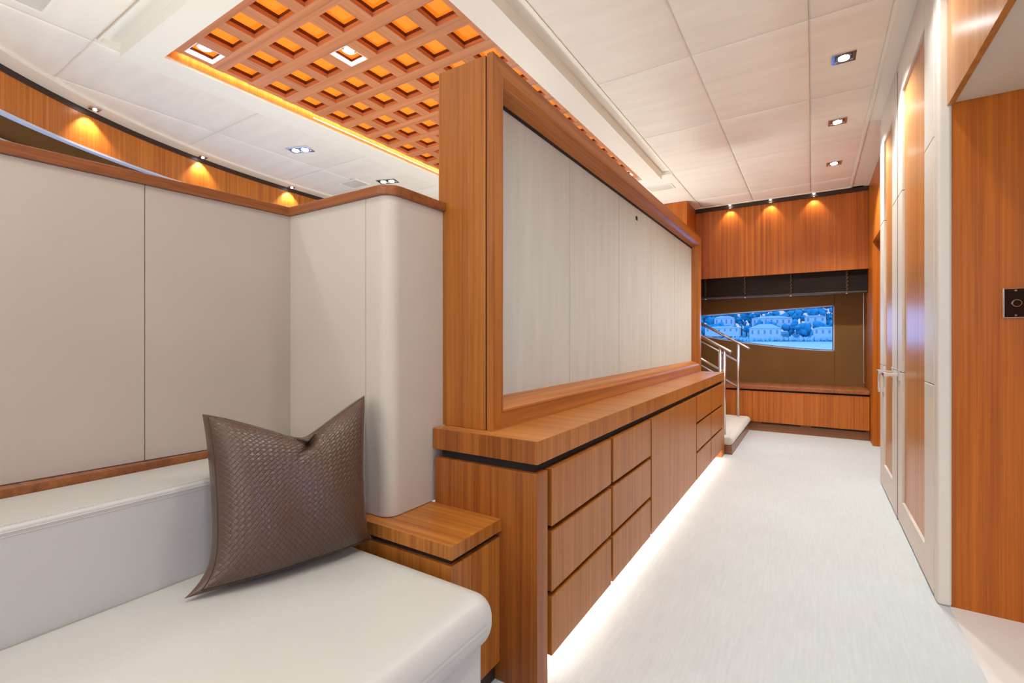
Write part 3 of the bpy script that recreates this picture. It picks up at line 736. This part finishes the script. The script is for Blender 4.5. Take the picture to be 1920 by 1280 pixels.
# light from the lamps in the photo
K = 1.0
def down(x, y, e, size=2.1, z=H - .02, col=NEUT, r=.035, rot=(0, 0, 0)):
    light('downlight_beam', 'SPOT', (x, y, z), e * K, col, rot, spot_size=size, spot_blend=.6, shadow_soft_size=r)
for y, e_ in ((3.275, 55), (4.215, 65), (5.2, 80)): down(.15, y, e_)
for x, y in ((-3.655, 2.40), (-3.64, 3.355)): down(x, y, 40)
for x, y in ((-4.175, 1.195), (-4.49, 2.02), (-4.595, 2.92)): down(x - .012, y, 8, 1.7, z=H - .035, col=WARM, r=.008, rot=(0, math.radians(14), 0))
for x in (-.84, -.415, .005): down(x, 6.15, 4.5, 1.5, z=H - .02, col=WARM, r=.008, rot=(math.radians(10), 0, 0))
DL = ['just before the nearest corridor lamp', 'above the corridor beside the camera', 'above the camera', 'behind the camera at centre', 'behind the camera over the sofa', 'at the back wall at centre', 'at the back wall over the sofa end', 'over the sofa front', 'over the padded partition', 'far left of the lounge', 'near the stairs']
# further ceiling lamps, unseen, added above and behind the camera for brightness
for k, (x, y) in enumerate(((.15, 2.33), (.15, 1.2), (.15, .1), (-.9, -.6), (-2.2, -.6), (-.9, -1.8), (-2.2, -1.8), (-.6, .35), (-2.2, .35), (-3.64, 4.4), (-3.0, 5.4))):
    dup(spot0, (x, y, H), 'added chrome downlight in the ceiling %s, outside the picture' % DL[k], 'added ceiling downlights outside the picture')
    down(x, y, 16 if y < 1 else 26)
down(1.4, .9, 16, z=1.96, size=2.6); down(1.4, -1.0, 16, z=1.96, size=2.6)  # further added beams under the overhead cabinet, without fixtures
# added unseen bowl lamps, lounge and behind camera, put in to brighten the ceiling
def uplight_helper(label, x, y, z, e, first=[None]):
    if first[0] is None:
        t = thing('added_uplighter', label, 'floor lamp', (x, y, 0), 'added uplighter lamps outside the picture')
        bm = B(); cyl(bm, (x, y, .012), .14, .024, 32); mk('base', bm, Steel, t)
        bm = B(); cyl(bm, (x, y, z / 2), .012, z, 12); mk('pole', bm, Steel, t)
        bm = B(); r0 = bmesh.ops.create_cone(bm, cap_ends=False, segments=32, radius1=.05, radius2=.20, depth=.07)
        for v in r0['verts']: v.co += Vector((x, y, z + .03))
        mk('bowl', bm, PaintD, t); first[0] = t
    else: dup(first[0], (x, y, 0), label)
    light('added_uplighter_glow', 'AREA', (x, y, z + .07), e, (1, .98, .90), (math.pi, 0, 0), shape='DISK', size=.38)
uplight_helper('added bowl uplighter lamp standing beyond the padded partition, outside the picture', -2.5, 2.3, .95, 9.5)
uplight_helper('added bowl uplighter lamp standing in the far lounge, outside the picture', -2.6, 4.3, .95, 12)
uplight_helper('added bowl uplighter lamp standing beside the stairs, outside the picture', -1.62, 5.15, .95, 13)
uplight_helper('added bowl uplighter lamp standing behind the camera, outside the picture', -.15, -.9, .95, 26)
uplight_helper('added bowl uplighter lamp standing left of the sofa wall, outside the picture', -2.5, .2, .95, 9)
# loudspeaker / air grilles
def grille(x, y, label, first=[None]):
    if first[0] is None:
        t = thing('ceiling_grille', label, 'grille', (x, y, H))
        bm = B()
        for r in sub([(x - .13, x + .13, y - .10, y + .10)], (x - .115, x + .115, y - .085, y + .085)): box(bm, *r, H - .008, H + .001)
        mk('frame', bm, Paint, t, bevel=.002); mk('mesh_cover', bx(x - .115, x + .115, y - .085, y + .085, H - .005, H - .001), leather('grey_mesh', (.62, .59, .55), .7, 400, .6, .1), t); first[0] = t
    else: dup(first[0], (x, y, H), label)
grille(-1.36, 5.06, 'square cream ceiling grille at the far end of the lattice tray')
grille(-3.99, 3.23, 'square grey ceiling grille above the partition cap, near the curved edge')
grille(-3.06, .62, 'square ceiling grille at the top left corner of the picture')
# wall switch
sw = thing('wall_switch', 'black glass switch plate with round button on the right teak wall', 'switch', (.645, 2.484, 1.13))
Yp = 2.484; x0, x1, z0, z1 = .598, .712, 1.128, 1.238
mk('bezel', bx(x0, x1, Yp - .007, Yp + .001, z0, z1), Chrome, sw, bevel=.001)
mk('plate', bx(x0 + .003, x1 - .003, Yp - .010, Yp - .005, z0 + .003, z1 - .003), BlackG, sw)
def ycyl(c, r, h, n=24):
    bm = B(); bmesh.ops.create_cone(bm, cap_ends=True, segments=n, radius1=r, radius2=r, depth=h)
    for v in bm.verts: v.co = Vector((v.co.x + c[0], v.co.z + c[1], v.co.y + c[2]))
    return bm
xc = .633
mk('button_ring', ycyl((xc, Yp - .012, 1.182), .0135, .006), Chrome, sw); mk('button', ycyl((xc, Yp - .0145, 1.182), .0115, .005), BlackG, sw)
for z in (z0 + .009, z1 - .009): mk('screw', ycyl((xc - .002, Yp - .0108, z), .0035, .003, 12), Chrome, sw)

# ================================================================== OUTSIDE the window
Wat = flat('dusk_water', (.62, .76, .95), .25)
WL = -.5
mk('floor_outside_water', B(), Wat) if False else None
w_ = mk('water_surface', bx(-260, 200, 8.2, 420, WL - 1, WL), Wat); tag(w_, 'pale blue calm water seen through the far window', 'water')
bm = B(); gx, gy = 60, 14
V = [[None] * gy for _ in range(gx)]
for i in range(gx):
    for j in range(gy):
        x = -160 + i * 5; y = 298 + j * 8
        z = WL - .5 + (0 if j == 0 else 1.5 + j * .55 + 2.0 * noise.noise(Vector((x * .03, y * .03, 0))))
        V[i][j] = bm.verts.new((x, y, z))
for i in range(gx - 1):
    for j in range(gy - 1): bm.faces.new((V[i][j], V[i + 1][j], V[i + 1][j + 1], V[i][j + 1]))
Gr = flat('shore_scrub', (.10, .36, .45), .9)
hl = mk('shore_bank', bm, Gr, smooth=True); tag(hl, 'dark low shore bank beyond the water outside the window', 'shore')
Hw = flat('pale_house_wall', (.8, .78, .74), .8); Hr = flat('house_roof', (.5, .58, .6), .8); Hg = flat('house_window_glass', (.25, .4, .5), .3)
def house(x, y, w, d, h, label, roof=1.6, z=2.0):
    t = thing('house', label, 'house', (x, y, z))
    mk('walls', bx(x - w / 2, x + w / 2, y, y + d, z - 2, z + h), Hw, t)
    bm = B(); e_ = .5; a = [(x - w / 2 - e_, y - e_), (x + w / 2 + e_, y - e_), (x + w / 2 + e_, y + d + e_), (x - w / 2 - e_, y + d + e_)]
    lo = [bm.verts.new((*p, z + h)) for p in a]; r1 = bm.verts.new((x - w / 2 + w * .3, y + d / 2, z + h + roof)); r2 = bm.verts.new((x + w / 2 - w * .3, y + d / 2, z + h + roof))
    bm.faces.new(lo[::-1]); bm.faces.new((lo[0], lo[1], r2, r1)); bm.faces.new((lo[1], lo[2], r2)); bm.faces.new((lo[2], lo[3], r1, r2)); bm.faces.new((lo[3], lo[0], r1))
    mk('roof', bm, Hr, t)
    n_ = max(2, int(w / 3))
    for k in range(n_):
        cx = x - w / 2 + (k + .5) * w / n_
        mk('window', bx(cx - .5, cx + .5, y - .06, y + .1, z + h * .35, z + h * .8), Hg, t)
house(-24, 312, 16, 9, 5.2, 'broad pale house with a low roof in the middle of the far shore', 2.6)
house(-22, 336, 22, 8, 5.0, 'wide house on the slope above the middle shore house', 1.4, z=9.0)
house(-48, 318, 20, 8, 3.4, 'long low pale building on the shore to the left', 1.0, z=4.5)
house(-66, 308, 8, 7, 5.5, 'small pale house at the left end of the shore', 1.6, z=3)
house(6, 312, 12, 8, 4.2, 'pale house at the right edge of the far shore', 1.0, z=2.6)
house(1, 340, 11, 8, 4.0, 'light house on the slope at right, among trees', 1.0, z=10.5)
house(15, 340, 11, 8, 4.0, 'light house on the slope farthest to the right', 1.0, z=10.0)
house(-50, 340, 12, 8, 6.0, 'light house on the slope at left behind the trees', 1.4, z=9)
Tl = flat('hazed_foliage', (.045, .36, .50), .95); Tt = flat('tree_trunk', (.08, .06, .05), .9)  # blue dusk haze is tinted into the foliage colour
def blob(bm, c, r, sx_=1, sz_=.7, seed=0):
    res = bmesh.ops.create_icosphere(bm, subdivisions=2, radius=r)
    for v in res['verts']:
        k = 1 + .7 * noise.noise(v.co / r * 1.7 + Vector((seed, seed * 2, 0)))
        v.co = Vector((v.co.x * k * sx_, v.co.y * k * sx_, v.co.z * k * sz_)) + Vector(c)
spotsT = []
for k in range(44):
    x = -90 + k * 2.6 + random.uniform(-1, 1); row = k % 3
    y = (326, 346, 366)[row] + random.uniform(-3, 3); spotsT.append((x, y, (2.5, 6, 9)[row], random.uniform(10, 15) if row else random.uniform(6, 9), k))
names_ = ['broad dark tree', 'tall dark tree', 'round-crowned dark tree']
for x, y, z, h, k in spotsT:
    t = thing('tree', 'dark blue-green tree among the trees on the far hillside outside the window', 'tree', (x, y, z), 'trees on the far shore')
    bm = B(); tube(bm, [(x, y, z - 3), (x + .3, y, z + h * .8)], .35, 6); mk('trunk', bm, Tt, t)
    bm = B()
    for q in range(9): blob(bm, (x + random.uniform(-3, 3), y + random.uniform(-1, 1), z + h * random.uniform(.35, 1.0)), random.uniform(.9, 2.3), 1, random.uniform(.6, 1.4), k * 9 + q)
    mk('crown', bm, Tl, t, smooth=True)
for n_, (x, y, z, h, lb) in enumerate(((4, 372, 8, 17, 'umbrella pine standing against the sky at right outside the window'), (15, 372, 8, 16, 'umbrella pine nearest the right end of the far shore'))):
    t = thing('pine_tree', lb, 'tree', (x, y, z))
    bm = B(); tube(bm, [(x, y, z - 3), (x + .4, y, z + h)], .35, 6); mk('trunk', bm, Tt, t)
    bm = B()
    for q in range(5): blob(bm, (x + (q - 2) * 1.9, y, z + h + random.uniform(-.6, .8)), 2.8, 1, .6, q + n_ * 9)
    mk('crown', bm, Tl, t, smooth=True)
bm = B()
for k in range(190): blob(bm, (-100 + k * .72, 302 + random.uniform(-1, 1), WL + .9 + random.uniform(-.3, .9)), random.uniform(.4, 1.1), .9, 1.6, k)
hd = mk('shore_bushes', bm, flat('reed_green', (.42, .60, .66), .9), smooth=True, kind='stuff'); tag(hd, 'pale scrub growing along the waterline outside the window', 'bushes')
